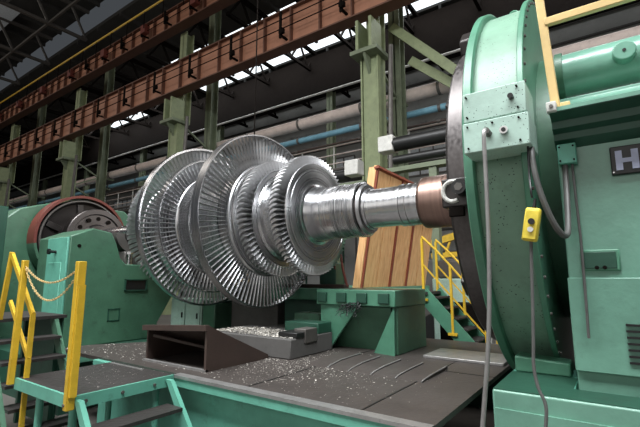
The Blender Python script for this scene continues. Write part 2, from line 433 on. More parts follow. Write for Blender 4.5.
# shroud rings
rp('shroud_ring', [(-5.45,1.25),(-5.45,1.28),(-5.37,1.28),(-5.37,1.25)], 'bright', True)
rp('shroud_ring', [(-5.32,1.045),(-5.32,1.07),(-5.22,1.07),(-5.22,1.045)], 'bright', True)
rp('shroud_ring', [(-4.25,1.245),(-4.25,1.262),(-4.12,1.262),(-4.12,1.245)], 'steel', True)

def blade(m, x, r0, r1, chord, s0, s1, th, taper=.8, theta=0, camber=.22):
    # a twisted, cambered blade standing radially (along +Z before rotation)
    ct, st = math.cos(theta), math.sin(theta); rows = []
    for f in (0, .5, 1):
        r = r0+(r1-r0)*f; c = chord*(1-(1-taper)*f); a = s0+(s1-s0)*f; tk = th*(1-.4*f)
        prof = []
        for u in (-.5,-.2,.15,.5): prof.append((u*c, camber*c*(1-4*u*u)*.5+tk*(.5-abs(u))*1.2))
        for u in (.15,-.2): prof.append((u*c, camber*c*(1-4*u*u)*.5-tk*(.5-abs(u))*.6))
        row = []
        for (u, v) in prof:
            X = x+u*math.cos(a)-v*math.sin(a); T = u*math.sin(a)+v*math.cos(a)
            row.append(m.bm.verts.new((X, AY+T*ct+r*st, AZ-T*st+r*ct)))
        rows.append(row)
    for A, B in zip(rows, rows[1:]):
        for k in range(6): m.bm.faces.new([A[k],A[(k+1)%6],B[(k+1)%6],B[k]])
    m.bm.faces.new(rows[-1]); m.bm.faces.new(rows[0][::-1])
# the largest wheel: every blade a part of its own
m = MB(); blade(m, -4.16, .79, 1.25, .055, R(0), R(14), .02)
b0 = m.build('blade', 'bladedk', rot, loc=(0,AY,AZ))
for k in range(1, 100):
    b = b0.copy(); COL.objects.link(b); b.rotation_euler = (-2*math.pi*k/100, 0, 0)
m = MB()
rows = [(-6.12,.79,1.0,.13,R(20),R(35),.02,84),(-5.41,.97,1.255,.08,R(0),R(14),.02,100),(-5.26,.79,1.048,.075,R(0),R(14),.02,88),
        (-3.845,.625,.822,.165,R(14),R(24),.085,72),(-3.295,.625,.806,.175,R(14),R(22),.085,80)]
for (x,r0,r1,c,s0,s1,th,nn) in rows:
    for k in range(nn): blade(m, x, r0, r1, c, s0, s1, th, theta=2*math.pi*k/nn, taper=.9, camber=.3)
m.build('blade', 'blade', rot, loc=(0,AY,AZ), kind='stuff')

# ------------------------------------------------------------------ left end: faceplate, headstock casing, pedestal
t = thing('lathe_faceplate', 'round dark lathe faceplate behind a red rim at the left end', 'faceplate', (-9.7,AY,AZ-.97))
MB().lathe([(-9.95,.93),(-9.95,.985),(-9.6,.985),(-9.6,.93)],AY,AZ,48,True,t0=R(-8),t1=R(188)).build('upper_rim','redox',t)
MB().lathe([(-9.95,.93),(-9.95,.985),(-9.6,.985),(-9.6,.93)],AY,AZ,48,True,t0=R(188),t1=R(352)).build('lower_rim','green',t)
MB().lathe([(-9.98,.1),(-9.98,.9),(-9.7,.9),(-9.66,.88),(-9.66,.84),(-9.72,.80),(-9.75,.6),(-9.75,.1)],AY,AZ,96).build('plate','chuck',t)
MB().lathe([(-9.68,.845),(-9.68,.885),(-9.62,.88),(-9.62,.85)],AY,AZ,96,True).build('rim_ring','castiron',t)
for k in range(6):
    a = 2*math.pi*k/6+.4
    c, s_ = math.cos(a), math.sin(a)
    MB().bar((-9.72,AY-.5*c,AZ+.5*s_),(-9.72,AY-.8*c,AZ+.8*s_),.13,.08,up=(1,0,0)).build('slot_block','chuck',t,bevel=.01)
MB().lathe([(-9.7,.1),(-9.7,.40),(-9.25,.42),(-9.2,.63),(-9.02,.63),(-9.0,.615),(-9.0,.52),(-9.04,.50),(-9.04,.30),(-8.95,.26),(-8.95,.1)],AY,AZ,72).build('driving_hub','chuckrim',t)
for k in range(12):
    a = 2*math.pi*k/12
    MB().cyl((-9.03,AY-.42*math.cos(a),AZ+.42*math.sin(a)),(-9.06 if k%2 else -8.99,AY-.42*math.cos(a),AZ+.42*math.sin(a)),.045,n=14).build('hub_bolt','soot',t)

t = thing('drive_casing', 'large green drive casing behind the red-rimmed faceplate', 'machine casing', (-12,4.3,0))
MB().prism([(3.1,.4),(3.1,2.95),(3.35,3.2),(4.0,3.42),(5.6,3.42),(5.9,3.2),(5.9,.4)],0,-15,-9.98).build('casing','green',t,bevel=.03)
MB().prism([(3.06,2.1),(3.06,2.13),(3.1,2.13),(3.1,2.1)],0,-15,-9.98).build('seam_strip','dgreen',t)
MB().box(-15,-10.0,3.0,6,0,.4).build('base','dgreen',t,bevel=.02)
t = thing('control_cabinet', 'dark green upright cabinet cut off by the left picture edge', 'cabinet', (-9,2.45,0))
MB().box(-10,-8.28,2.2,2.62,0,2.95).build('body','dgreen',t,bevel=.015)
MB().box(-10,-8.4,2.18,2.2,.2,2.8).build('door','dgreen',t,bevel=.008)

# bearing pedestal carrying the left journal
ped = thing('bearing_pedestal', 'green bearing pedestal with curved cradle holding the left end of the rotor', 'pedestal', (-8,4.3,0))
prof = [(3.25,.62),(3.25,2.46),(3.62,2.62),(3.95,2.57),(4.05,2.38),(4.14,2.12),(4.26,2.01),(4.74,2.01),(4.86,2.1),(4.95,2.4),(5.05,2.55),(5.45,2.5),(5.45,1.7),(5.3,1.42),(4.98,.9),(4.98,.62)]
MB().prism(prof,0,-8.6,-7.4).build('body','green',ped,bevel=.02)
MB().box(-8.15,-7.405,3.215,3.25,.62,2.44).build('edge_panel','mint_lo',ped,bevel=.01)
MB().box(-8.05,-7.55,3.20,3.215,.7,2.02).build('cover','mint_lo',ped,bevel=.008)
m = MB(); m.cyl((-7.8,3.215,2.2),(-7.8,3.12,2.2),.025,n=12); m.cyl((-7.8,3.12,2.2),(-7.8,3.09,2.2),.05,n=12); m.build('knob','black',ped)
m = MB(); m.box(-7.4,-7.37,4.25,4.7,1.52,1.54); m.box(-7.4,-7.37,4.25,4.7,1.72,1.74); m.box(-7.4,-7.37,4.25,4.27,1.52,1.74); m.box(-7.4,-7.37,4.68,4.70,1.52,1.74); m.build('window_frame','dgreen',ped)
MB().box(-7.41,-7.395,4.27,4.68,1.54,1.72).build('inspection_window','black',ped)
m = MB(); m.box(-7.4,-7.39,3.98,4.2,1.0,1.02); m.box(-7.4,-7.39,3.98,4.2,1.2,1.22); m.box(-7.4,-7.39,3.98,4.0,1.0,1.22); m.box(-7.4,-7.39,4.18,4.2,1.0,1.22); m.build('plate_outline','dgreen',ped)
MB().lathe([(-8.45,.2),(-8.45,.36),(-7.6,.36),(-7.6,.2)],AY,AZ,40,True,t0=R(180),t1=R(360)).build('bearing_shell','castiron',ped)
m = MB(); m.box(-8.3,-7.55,4.3,4.7,2.01,2.26); m.build('bearing_block','castiron',ped,bevel=.02)
m = MB(); m.cyl((-7.48,4.36,2.01),(-7.48,4.36,2.2),.05,n=14); m.cyl((-7.48,4.36,2.2),(-7.48,4.36,2.25),.07,n=6); m.build('lock_bolt','chrome',ped)
MB().cyl((-7.48,4.62,2.01),(-7.48,4.62,2.12),.05,n=14).build('lock_bolt','chrome',ped)
for z in (.8,2.3): MB().cyl((-7.4,3.4,z),(-7.385,3.4,z),.03,n=10).build('bolt','soot',ped)

# cabinets behind the rotor on the far side
t = thing('switch_cabinet', 'pale green locker with two doors below the left bladed wheels', 'cabinet', (-6.9,5.4,.62))
MB().box(-7.36,-6.43,5.25,5.6,.62,1.36).build('body','mint',t,bevel=.01)
for x0 in (-7.33,-6.88):
    d = MB().box(x0,x0+.42,5.23,5.25,.68,1.32).build('door','mint',t,bevel=.006)
    MB().box(x0+.34,x0+.365,5.21,5.23,1.0,1.1).build('handle','black',d)
t = thing('tank', 'plain green box tank beside the pale green locker', 'tank', (-6.2,5.5,.62))
MB().box(-6.40,-6.06,5.25,5.7,.62,1.30).build('body','green',t,bevel=.02)
MB().box(-6.41,-6.055,5.23,5.72,1.30,1.34).build('lid','dgreen',t,bevel=.006)

# ------------------------------------------------------------------ deck
dk = thing('machine_deck', 'oily dark steel deck over pale green sides under the rotor', 'deck', (-3,3.6,0))
m = MB()
m.prism([(-6.0,2.62),(-1.0,2.62),(-1.0,6.3),(-5.1,6.3),(-5.1,4.4),(-6.0,3.0)],2,DK-.04,DK)
m.build('deck_plate','deck',dk)
MB().box(-5.0,-1.0,2.66,2.72,0,DK-.04).build('side_panel','mint_lo',dk)
MB().box(-5.0,-1.0,2.56,2.62,DK-.10,DK-.02).build('top_rail','mint_lo',dk,bevel=.006)
MB().box(-3.5,-1.0,2.55,2.64,DK-.02,DK+.006).build('edge_strip','edge',dk)
m = MB()
m.bar((-2.62,2.65,DK+.001),(-2.62,5.2,DK+.001),.014,.006); m.bar((-1.52,2.65,DK+.001),(-1.52,5.2,DK+.001),.014,.006); m.bar((-2.62,4.2,DK+.001),(-1.0,4.2,DK+.001),.014,.006)
m.build('seam','black',dk)
MB().box(-5.0,-1.1,6.2,6.3,0,DK-.04).build('rear_panel','dgreen',dk)
MB().box(-9.85,-6.05,2.7,6.2,0,.62).build('lower_bed','dgreen',dk)
tag(MB().box(-1.9,-1.03,4.75,5.35,DK,DK+.03).build('cover_plate','edge',loc=(-1.5,5,DK),bevel=.005),'bright worn steel plate lying on the deck in front of the stairs','plate')
# telescopic way cover
t = thing('way_cover', 'telescopic grey slide cover with bright curved edges on the deck', 'slide cover', (-2.2,3.9,DK))
for k in range(5):
    x = -2.72+.25*k
    MB().prism([(3.62,DK),(3.68,DK+.02-.002*k),(3.9,DK+.045-.006*k),(4.3,DK+.05-.006*k),(4.3,DK)],0,x,x+.255).build('cover_segment','deck',t)
    MB().tube([(x+.25,3.62,DK+.006),(x+.25,3.68,DK+.024-.002*k),(x+.25,3.9,DK+.049-.006*k),(x+.25,4.3,DK+.054-.006*k)],.007,6).build('wiper_edge','edge',t)

# chip ramp, block, stand
t = thing('chip_chute', 'rusty open-ended steel chute with triangular cheek on the deck below the rotor', 'chip chute', (-3.85,3.1,DK))
def slab(m, A, B, C, D, th):
    A,B,C,D = map(Vector,(A,B,C,D)); n_ = (B-A).cross(D-A).normalized()*th
    m.hexa([A,B,C,D,A+n_,B+n_,C+n_,D+n_])
m = MB(); m.prism([(2.80,DK),(2.80,1.285),(2.83,1.285),(3.7,DK+.02),(3.7,DK)],0,-3.36,-3.33); m.build('cheek','rust',t)
m = MB(); m.prism([(2.84,DK),(2.84,1.20),(2.87,1.20),(3.68,DK+.02),(3.68,DK)],0,-4.40,-4.375); m.build('cheek','rust',t)
m = MB(); slab(m,(-4.4,2.80,1.21),(-3.33,2.80,1.27),(-3.33,3.69,.87),(-4.4,3.69,.87),.022); m.build('sloping_plate','rust',t)
m = MB(); m.bar((-4.4,2.80,1.205),(-3.33,2.80,1.268),.05,.055); m.build('top_bar','rust',t)
m = MB(); m.box(-4.38,-3.33,2.79,2.83,DK,DK+.02); m.build('bottom_strip','edge',t)
m = MB(); m.bar((-4.3,2.86,1.12),(-3.4,3.42,.9),.03,.03); m.build('stay','rust',t)

t = thing('bed_block', 'flat grey iron bed block strewn with swarf behind the rusty chute', 'machine bed', (-3.7,4.5,DK))
MB().box(-4.5,-3.05,3.75,4.6,DK,1.07).build('body','concrete',t,bevel=.012)
MB().box(-4.3,-3.35,4.6,5.3,DK,1.05).build('rear_body','concrete',t,bevel=.01)
m = MB(); m.box(-3.32,-3.04,3.85,4.2,1.07,1.13); m.build('clamp_bar','black',t,bevel=.008)
m = MB(); m.box(-3.2,-3.03,4.0,4.24,1.0,1.16); m.build('clamp_block','castiron',t,bevel=.008)
t = thing('machine_pillar', 'square grey steel pillar block seen under the largest bladed wheel', 'pillar', (-5.4,5.8,.62))
MB().box(-6.0,-4.85,5.6,6.1,.62,1.6).build('block','concrete',t,bevel=.012)
MB().box(-6.05,-4.8,5.55,6.15,1.6,1.66).build('cap','castiron',t,bevel=.01)
t = thing('bracket_block', 'green iron blocks at the foot of the carriage beside the swarf', 'machine block', (-3.4,5,1.05))
MB().box(-3.8,-3.36,4.75,5.2,1.05,1.27).build('block','green',t,bevel=.01)
MB().box(-3.6,-3.06,4.3,4.6,1.07,1.2).build('step','dgreen',t,bevel=.01)

# carriage and bracket behind rotor
car = thing('carriage', 'green tool carriage with sloping bracket behind the rotor shaft', 'carriage', (-3,5.9,DK))
m = MB()
slab(m,(-3.2,4.93,DK+.01),(-2.26,4.93,DK+.01),(-2.26,4.70,1.41),(-2.80,4.70,1.41),.03)
m.build('sloping_apron','green',car,bevel=.004)
m = MB(); m.prism([(-3.27,DK),(-3.12,DK),(-2.69,1.41),(-3.27,1.41)],1,4.65,4.69); m.build('gusset','ring',car,bevel=.006)
m = MB(); slab(m,(-2.5,4.72,DK),(-2.2,4.66,DK),(-2.19,4.66,1.41),(-2.2,4.66,1.40),.02); m.build('gusset','ring',car)
MB().box(-2.25,-2.18,4.70,5.6,DK,1.41).build('side_cheek','green',car,bevel=.01)
MB().box(-3.25,-2.26,5.0,5.6,DK,1.41).build('box_body','dgreen',car)
MB().box(-3.32,-2.17,4.62,5.6,1.41,1.61).build('front_table','ring',car,bevel=.012)
MB().box(-4.75,-3.33,5.3,8.86,1.42,1.6).build('table','ring',car,bevel=.015)
MB().box(-3.33,-2.5,5.6,6.3,1.42,1.6).build('rear_table','ring',car,bevel=.015)
MB().box(-3.3,-2.52,5.6,6.25,DK,1.42).build('rear_pillar','dgreen',car,bevel=.015)
for k in range(4): MB().box(-3.28+.3*k,-3.14+.3*k,4.58,4.62,1.45,1.57).build('lug','dgreen',car,bevel=.006)
MB().box(-4.7,-3.4,5.6,6.5,DK,1.42).build('pillar','dgreen',car,bevel=.02)
m = MB(); m.box(-4.7,-3.4,5.45,5.6,1.6,1.66); m.build('slide_bar','rust',car,bevel=.006)
# tangle of swarf hanging on carriage
m = MB()
for k in range(26):
    p = Vector((-2.75+random.uniform(-.09,.09),4.60,1.44)); pts = []
    for j in range(6):
        pts.append(p.copy()); p = p+Vector((random.uniform(-.05,.05),random.uniform(-.04,0),random.uniform(-.05,.02)))
    m.tube(pts,.004,5)
tag(m.build('swarf_tangle','black',loc=(-2.75,4.6,1.3),kind='stuff'),'dark tangle of swarf hanging from the green carriage corner','swarf')
# tool post / hydraulic unit below crate on left
t = thing('tool_post', 'dark tool post with hoses standing on the carriage left of the crate', 'tool post', (-3.75,5.8,1.6))
MB().box(-3.98,-3.66,5.62,5.9,1.6,2.0).build('block','dgreen',t,bevel=.02)
MB().cyl((-3.8,5.75,2.0),(-3.8,5.75,2.35),.05,n=14).build('spindle','castiron',t)
MB().cyl((-3.8,5.75,2.35),(-3.8,5.75,2.42),.12,n=20).build('handwheel','black',t)
MB().tube([(-3.65,5.58,1.9),(-3.6,5.5,2.1),(-3.5,5.5,2.2),(-3.45,5.5,1.9),(-3.4,5.55,1.62)],.02,8).build('hose','redox',t)

# wooden crate panel leaning over
cr = thing('wooden_crate', 'tall plank crate with red straps leaning on the carriage behind the shaft', 'crate', (-3.4,7.2,1.6))
CT = math.tan(R(10))
def cx(z): return -3.42+(z-1.6)*CT
Y0, Y1, Z0, Z1 = 5.95, 8.85, 1.6, 3.6
for k in range(5):
    a = Y0+(Y1-Y0)*k/5+.012; b = Y0+(Y1-Y0)*(k+1)/5-.012
    MB().hexa([(cx(Z0)-.04,a,Z0),(cx(Z0),a,Z0),(cx(Z0),b,Z0),(cx(Z0)-.04,b,Z0),(cx(Z1)-.04,a,Z1),(cx(Z1),a,Z1),(cx(Z1),b,Z1),(cx(Z1)-.04,b,Z1)]).build('plank','wood',cr,bevel=.006)
MB().hexa([(cx(Z0)-.14,Y0+.02,Z0),(cx(Z0)-.045,Y0+.02,Z0),(cx(Z0)-.045,Y1-.02,Z0),(cx(Z0)-.14,Y1-.02,Z0),(cx(Z1)-.14,Y0+.02,Z1-.02),(cx(Z1)-.045,Y0+.02,Z1-.02),(cx(Z1)-.045,Y1-.02,Z1-.02),(cx(Z1)-.14,Y1-.02,Z1-.02)]).build('box','wood',cr)
for f in (.37,.62,.02):
    y = Y0+(Y1-Y0)*f
    MB().bar((cx(Z0)+.015,y,Z0),(cx(Z1)+.015,y,Z1),.05,.03,up=(1,0,0)).build('strap','strap',cr)
for z in (2.9,3.52):
    MB().bar((cx(z)+.02,Y0,z+.04),(cx(z)+.02,Y1,z+.02),.04,.16 if z < 3 else .08,up=(1,0,.2)).build('batten','wood' if z < 3 else 'strap',cr)

# drive units high behind the shaft
t = thing('drive_motor', 'long black motor with white end box behind the shaft, beside the nearest column', 'motor', (-4.1,10.2,4.9))
MB().cyl((-4.7,10.2,5.4),(-2.2,10.2,5.4),.20,n=20).build('barrel','black',t)
MB().cyl((-4.7,10.2,4.95),(-2.2,10.2,4.95),.12,n=20).build('lower_barrel','black',t)
MB().box(-5.1,-4.65,10.0,10.4,5.2,5.65).build('end_box','white',t,bevel=.03)
MB().box(-4.9,-2.0,10.05,10.35,4.6,4.72).build('mounting_beam','olive2',t)
MB().box(-3.7,-3.5,10.1,10.3,0,4.6).build('post','olive2',t)
t = thing('drive_motor', 'short black motor with white box behind the shaft, left of the column', 'motor', (-6.4,10.2,4.6))
MB().cyl((-7.7,10.2,4.75),(-6.2,10.2,4.75),.18,n=20).build('barrel','black',t)
MB().box(-6.2,-5.75,10.0,10.4,4.7,5.15).build('end_box','white',t,bevel=.03)
MB().box(-8.0,-5.6,10.05,10.35,4.35,4.5).build('mounting_beam','olive2',t)
MB().box(-6.7,-6.5,10.1,10.3,0,4.35).build('post','olive2',t)
t = thing('far_machine', 'pale mint machine housing standing behind the yellow railed stairs', 'machine', (-2.6,9,0))
MB().box(-3.3,-2.0,8.92,10,0,1.75).build('housing','mint',t,bevel=.03)
MB().box(-3.2,-2.3,9.0,9.9,1.75,2.15).build('head','castiron',t,bevel=.05)
t = thing('lift_truck', 'yellow beam of a distant lift truck above the yellow railed stairs', 'vehicle', (-3.5,12,0))
m = MB(); m.bar((-4.5,12,2.75),(-2.6,12,3.25),.14,.2); m.bar((-4.4,12,2.4),(-2.6,12,2.5),.12,.14); m.build('boom','yellow',t)
m = MB()
for k in range(5): m.bar((-4.4+.4*k,12,2.42),(-4.2+.4*k,12,2.85+.1*k),.06,.06)
m.build('bracing','yellow',t)
MB().box(-4.6,-2.4,11.6,12.6,.5,2.3).build('body','castiron',t,bevel=.05)
for x in (-4.2,-2.8): MB().cyl((x,11.5,.4),(x,11.75,.4),.4,n=24).build('wheel','black',t)

# ------------------------------------------------------------------ right-hand yellow railed stairs
st = thing('access_stairs', 'green stairs with yellow railings descending between crate and chuck', 'stairs', (-2.0,6.5,0))
xa, za, xb, zb = -2.5,1.5,-1.55,.42
for y in (6.45,7.05):
    m = MB(); m.bar((xa-.05,y,za+.02),(xb,y,zb),.04,.24,up=(0,1,0)); 
    m = MB(); m.bar((xa-.05,y,za+.02),(xb,y,zb),.04,.22); m.build('stringer','ring',st)
for k in range(7):
    f = (k+.4)/7; x = xa+(xb-xa)*f; z = za+(zb-za)*f
    MB().box(x-.02,x+.17,6.46,7.04,z,z+.025).build('tread','tread',st)
MB().box(-2.9,-2.45,6.4,7.1,1.5,1.54).build('landing','tread',st)
for y in (6.43,7.07):
    for (x,z,h) in ((-2.52,1.47,.92),(-2.08,1.0,.95),(-1.60,.47,.9)):
        MB().bar((x,y,z-.1),(x,y,z+h),.035,.035).build('post','yellow',st)
    MB().tube([(-2.52,y,2.42),(-2.3,y,2.2),(-2.08,y,1.95),(-1.60,y,1.37)],.018,8).build('handrail','yellow',st)
    MB().bar((-2.52,y,1.98),(-1.60,y,.93),.02,.02).build('midrail','yellow',st)
    for (x,z) in ((-2.08,1.0),(-2.52,1.5)): MB().box(x-.07,x+.07,y-.03,y+.03,z-.1,z-.06).build('foot_plate','yellow',st)
# floor stand under stairs
t = thing('trestle', 'small white steel trestle on the floor under the right stairs', 'trestle', (-1.5,8.0,0))
m = MB(); m.box(-1.95,-1.05,7.8,8.2,.88,.93); m.build('top','white',t)
for x in (-1.9,-1.1): MB().box(x-.03,x+.03,7.85,8.15,0,.88).build('leg','white',t)
tag(MB().box(-2.7,-2.0,7.6,8.3,0,1.3).build('crate_box','soot',loc=(-2.2,7.9,0),bevel=.02),'black box standing behind the foot of the right stairs','box')

# ------------------------------------------------------------------ chuck + headstock ring
ck = thing('lathe_chuck', 'massive black chuck gripping the heat-tinted shaft end beside the green ring', 'chuck', (-.95,AY,AZ-1.45))
MB().lathe([(-.80,.2),(-.80,1.40),(-.82,1.44),(-.97,1.44),(-.99,1.42),(-.99,.30),(-.97,.2)],AY,AZ,128).build('plate','chuck',ck)
MB().lathe([(-.965,1.43),(-.965,1.447),(-.83,1.447),(-.83,1.43)],AY,AZ,128,True).build('rim','chuckrim',ck)
for k in range(4):
    a = R(38+90*k); c, s_ = math.cos(a), math.sin(a)
    d = Vector((0,-c,s_)); o = Vector((-.99,AY,AZ))
    j = MB().bar(o+d*.42+Vector((-.06,0,0)), o+d*1.2+Vector((-.06,0,0)), .20, .12, up=(1,0,0)).build('jaw','chuck',ck,bevel=.012)
# clamp on the rim level with the shaft
j = MB().box(-1.0,-.80,2.97,3.07,2.26,2.475).build('rim_clamp','chuck',ck,bevel=.012)
MB().tube([(-.915+.07*math.cos(R(a)),2.965,2.375+.075*math.sin(R(a))) for a in range(60,315,15)],.016,8).build('white_mark','white',j)
MB().cyl((-.845,2.97,2.385),(-.845,2.87,2.385),.052,n=24).build('clamp_screw','black',j)
MB().cyl((-.845,2.87,2.385),(-.845,2.865,2.385),.03,n=6).build('hex_socket','castiron',j)
MB().box(-.95,-.84,2.965,3.0,2.19,2.26).build('clamp_tongue','soot',j,bevel=.006)
a = R(63); c, s_ = math.cos(a), math.sin(a)
m = MB(); P = lambda r, w: (AY-r*c-w*s_, AZ+r*s_-w*c)
m.prism([P(1.42,-.22),P(1.42,.22),P(1.56,.2),P(1.62,.05),P(1.6,-.16)],0,-.99,-.82); m.build('counterweight','chuck',ck,bevel=.02)

rg = thing('headstock_ring', 'huge round green gear housing with bolted flanges beside the chuck', 'gear housing', (-.58,AY,DK))
RI = 1.4
MB().lathe([(-.78,.4),(-.78,1.70),(-.77,1.715),(-.72,1.715),(-.71,1.70),(-.71,.4)],AY,AZ,160).build('front_flange','ring',rg)
MB().lathe([(-.71,.4),(-.71,1.66),(-.42,1.66),(-.42,.4)],AY,AZ,160).build('drum','drum',rg)
MB().lathe([(-.42,.4),(-.42,1.715),(-.415,1.72),(-.385,1.72),(-.38,1.715),(-.38,.4)],AY,AZ,160).build('rear_flange','ring',rg)
for k in range(72):
    a = 2*math.pi*k/72
    y, z = AY-1.685*math.cos(a), AZ+1.685*math.sin(a)
    MB().cyl((-.38,y,z),(-.368,y,z),.011,n=6).build('flange_bolt','castiron',rg)
# fixed inner hub casing seen through the gap
MB().lathe([(-.38,.4),(-.38,1.2),(-.255,1.2),(-.255,.4)],AY,AZ,96).build('hub_casing','green',rg)
# lifting eye on top
yy = AY-1.66*math.cos(R(75)); zz = AZ+1.66*math.sin(R(75))
MB().tube([(-.58+.04*math.cos(R(a)),yy,zz+.05+.045*math.sin(R(a))) for a in range(-60,241,30)],.012,8).build('lifting_eye','ring',rg)
# front cover box
MB().box(-.715,-.345,2.62,2.92,2.735,2.93).build('upper_cover','mint',rg,bevel=.006)
MB().box(-.72,-.338,2.61,2.92,2.53,2.728).build('lower_cover','mint',rg,bevel=.006)
for (x,z) in ((-.69,2.90),(-.39,2.90),(-.69,2.765),(-.39,2.765),(-.69,2.70),(-.39,2.70),(-.69,2.56),(-.39,2.56),(-.54,2.70)): MB().cyl((x,2.625,z),(x,2.600,z),.006,n=8).build('screw','soot',rg)
k_ = MB().cyl((-.425,2.62,2.84),(-.425,2.585,2.84),.016,n=16).build('push_button','black',rg)
k_ = MB().cyl((-.475,2.61,2.635),(-.475,2.585,2.635),.024,n=18).build('socket','chrome',rg)
MB().cyl((-.475,2.585,2.635),(-.475,2.58,2.635),.013,n=14).build('socket_hole','black',k_)
k_ = MB().cyl((-.565,2.61,2.635),(-.565,2.54,2.635),.020,n=18).build('cable_gland','castiron',rg)
# foot of the ring on its base
MB().prism([(-.64,1.104),(-.30,1.104),(-.30,1.19),(-.64,1.21)],1,3.3,3.5).build('foot','ring',rg,bevel=.01)

bs = thing('foundation_block', 'green base block with dark top under the round gear housing', 'base block', (-.4,3.6,0))
MB().box(-.665,.35,2.72,2.99,0,1.10).build('block','body',bs,bevel=.012)
MB().box(-.665,-.26,2.99,3.62,0,1.10).build('middle_block','mint_lo',bs,bevel=.006)
MB().box(-.80,-.26,3.62,5.6,0,.86).build('rear_block','green',bs,bevel=.012)
MB().box(-.66,.34,2.73,2.98,1.10,1.104).build('dark_top','dgreen',bs)  # thin sheet over the block top, darker green than the block
MB().box(-.66,-.265,2.98,3.3,1.10,1.104).build('dark_top','dgreen',bs)
MB().box(-.65,.3,2.705,2.72,.2,1.0).build('front_panel','body',bs)

# ------------------------------------------------------------------ headstock body
hb = thing('headstock', 'large glossy green headstock body at the right with overhanging ledge darkened for its shade', 'headstock', (.4,3.6,0))
MB().prism([(3.06,0),(3.06,2.82),(3.5,3.07),(3.5,3.1),(5.2,3.1),(5.2,0)],0,-.245,1.4).build('casing','body',hb,bevel=.008)
MB().prism([(3.06,2.585),(2.99,2.63),(2.985,2.67),(2.93,2.69),(2.925,2.735),(2.83,2.765),(2.83,2.785),(3.06,2.82)],0,-.25,1.4).build('ledge','dgreen',hb)  # dark green paints in the shade beneath the overhang
MB().prism([(2.825,2.77),(2.825,2.795),(3.06,2.83),(3.06,2.815)],0,-.25,1.4).build('ledge_lip','body',hb)
m = MB(); m.box(-.25,1.4,3.03,3.06,1.2,1.755); m.build('lower_plate','body',hb,bevel=.006)
for k in range(7): MB().box(.02,.6,3.018,3.03,1.27+.035*k,1.282+.035*k).build('vent_slot','black',hb)
# pocket recess
m = MB(); m.box(-.17,.03,3.045,3.062,1.795,1.925); pk = m.build('pocket_rim','ring',hb,bevel=.012)
MB().box(-.155,.012,3.040,3.047,1.81,1.91).build('pocket','dgreen',pk,bevel=.008)
for x in (-.09,-.05): MB().cyl((x,3.04,1.815),(x,3.02,1.815),.012,n=10).build('screw','soot',pk)
# upper casing tube
MB().cyl((-.24,3.75,3.38),(1.4,3.75,3.38),.17,n=40).build('upper_tube','body',hb)
MB().cyl((-.25,3.75,3.38),(-.20,3.75,3.38),.19,n=40).build('tube_flange','green',hb)
b_ = MB().cyl((.192,3.62,3.37),(.192,3.51,3.37),.072,n=28).build('boss','body',hb,bevel=.008)
MB().cyl((.192,3.51,3.37),(.192,3.505,3.37),.012,n=10).build('screw','black',b_)
# name plaque
pq = MB().box(.035,.42,3.03,3.06,2.37,2.545).build('plaque','black',hb,bevel=.006)
m = MB()
x = .06
def HH(x):
    m.box(x,x+.034,3.022,3.03,2.395,2.515); m.box(x+.078,x+.112,3.022,3.03,2.395,2.515); m.box(x+.034,x+.078,3.022,3.03,2.44,2.466)
HH(.06); lab(m.build('letter','lilac',pq), 'pale lilac letter H')
MB().cyl((.045,3.03,2.385),(.045,3.025,2.385),.005,n=8).build('rivet','chrome',pq)
# junction box and conduits
jb = tag(MB().box(-.238,-.135,2.98,3.055,2.47,2.60).build('junction_box','mint_lo',loc=(-.19,3.05,2.47),bevel=.006),'small pale green junction box on the headstock, hoses leaving its underside','junction box')
for (x,z) in ((-.225,2.49),(-.15,2.49),(-.225,2.58),(-.15,2.58)): MB().cyl((x,2.98,z),(x,2.974,z),.006,n=8).build('screw','soot',jb)
tag(MB().tube([(-.35,2.72,2.53),(-.345,2.68,2.47),(-.335,2.66,2.36),(-.31,2.66,2.22),(-.27,2.68,2.08),(-.235,2.72,2.005),(-.21,2.78,2.0),(-.205,2.85,2.08),(-.205,2.95,2.25),(-.205,3.01,2.40),(-.205,3.02,2.48)],.017,10,True).build('hose','rubber',loc=(-.3,2.7,2.0)),'thick grey hose looping from the ring cover to the junction box','hose')
tag(MB().tube([(-.165,3.02,2.48),(-.163,3.02,2.3),(-.158,3.02,2.0),(-.16,3.01,1.7),(-.165,3.0,1.4)],.008,8).build('conduit','rubber',loc=(-.16,3.02,1.4)),'thin grey conduit running straight down the headstock front','conduit')
# pendant
pd = thing('pendant_control', 'yellow push-button pendant box hanging in front of the green ring', 'pendant', (-.35,2.62,1.95))
def tilt(mb):
    bmesh.ops.rotate(mb.bm, cent=(-.36,2.6,2.05), matrix=Matrix.Rotation(R(11),3,'Y'), verts=mb.bm.verts); return mb
tilt(MB().box(-.405,-.325,2.57,2.63,1.955,2.145)).build('case','pend',pd,bevel=.012)
tilt(MB().box(-.400,-.330,2.562,2.57,1.965,2.13)).build('front_plate','pend',pd,bevel=.004)
tilt(MB().cyl((-.362,2.562,2.065),(-.362,2.545,2.065),.017,n=16)).build('button','black',pd)
lab(tilt(MB().cyl((-.362,2.562,2.02),(-.362,2.55,2.02),.015,n=16)).build('button','white',pd), 'pale push button')
tilt(MB().cyl((-.365,2.6,2.145),(-.365,2.6,2.20),.011,.007,n=12)).build('cable_boot','black',pd)
tag(MB().tube([(-.352,2.6,2.205),(-.355,2.6,2.25),(-.362,2.64,2.35),(-.362,2.66,2.5),(-.362,2.68,2.56)],.006,8,True).build('cable','black',loc=(-.36,2.62,2.2)),'short black cable the yellow pendant hangs from','cable')
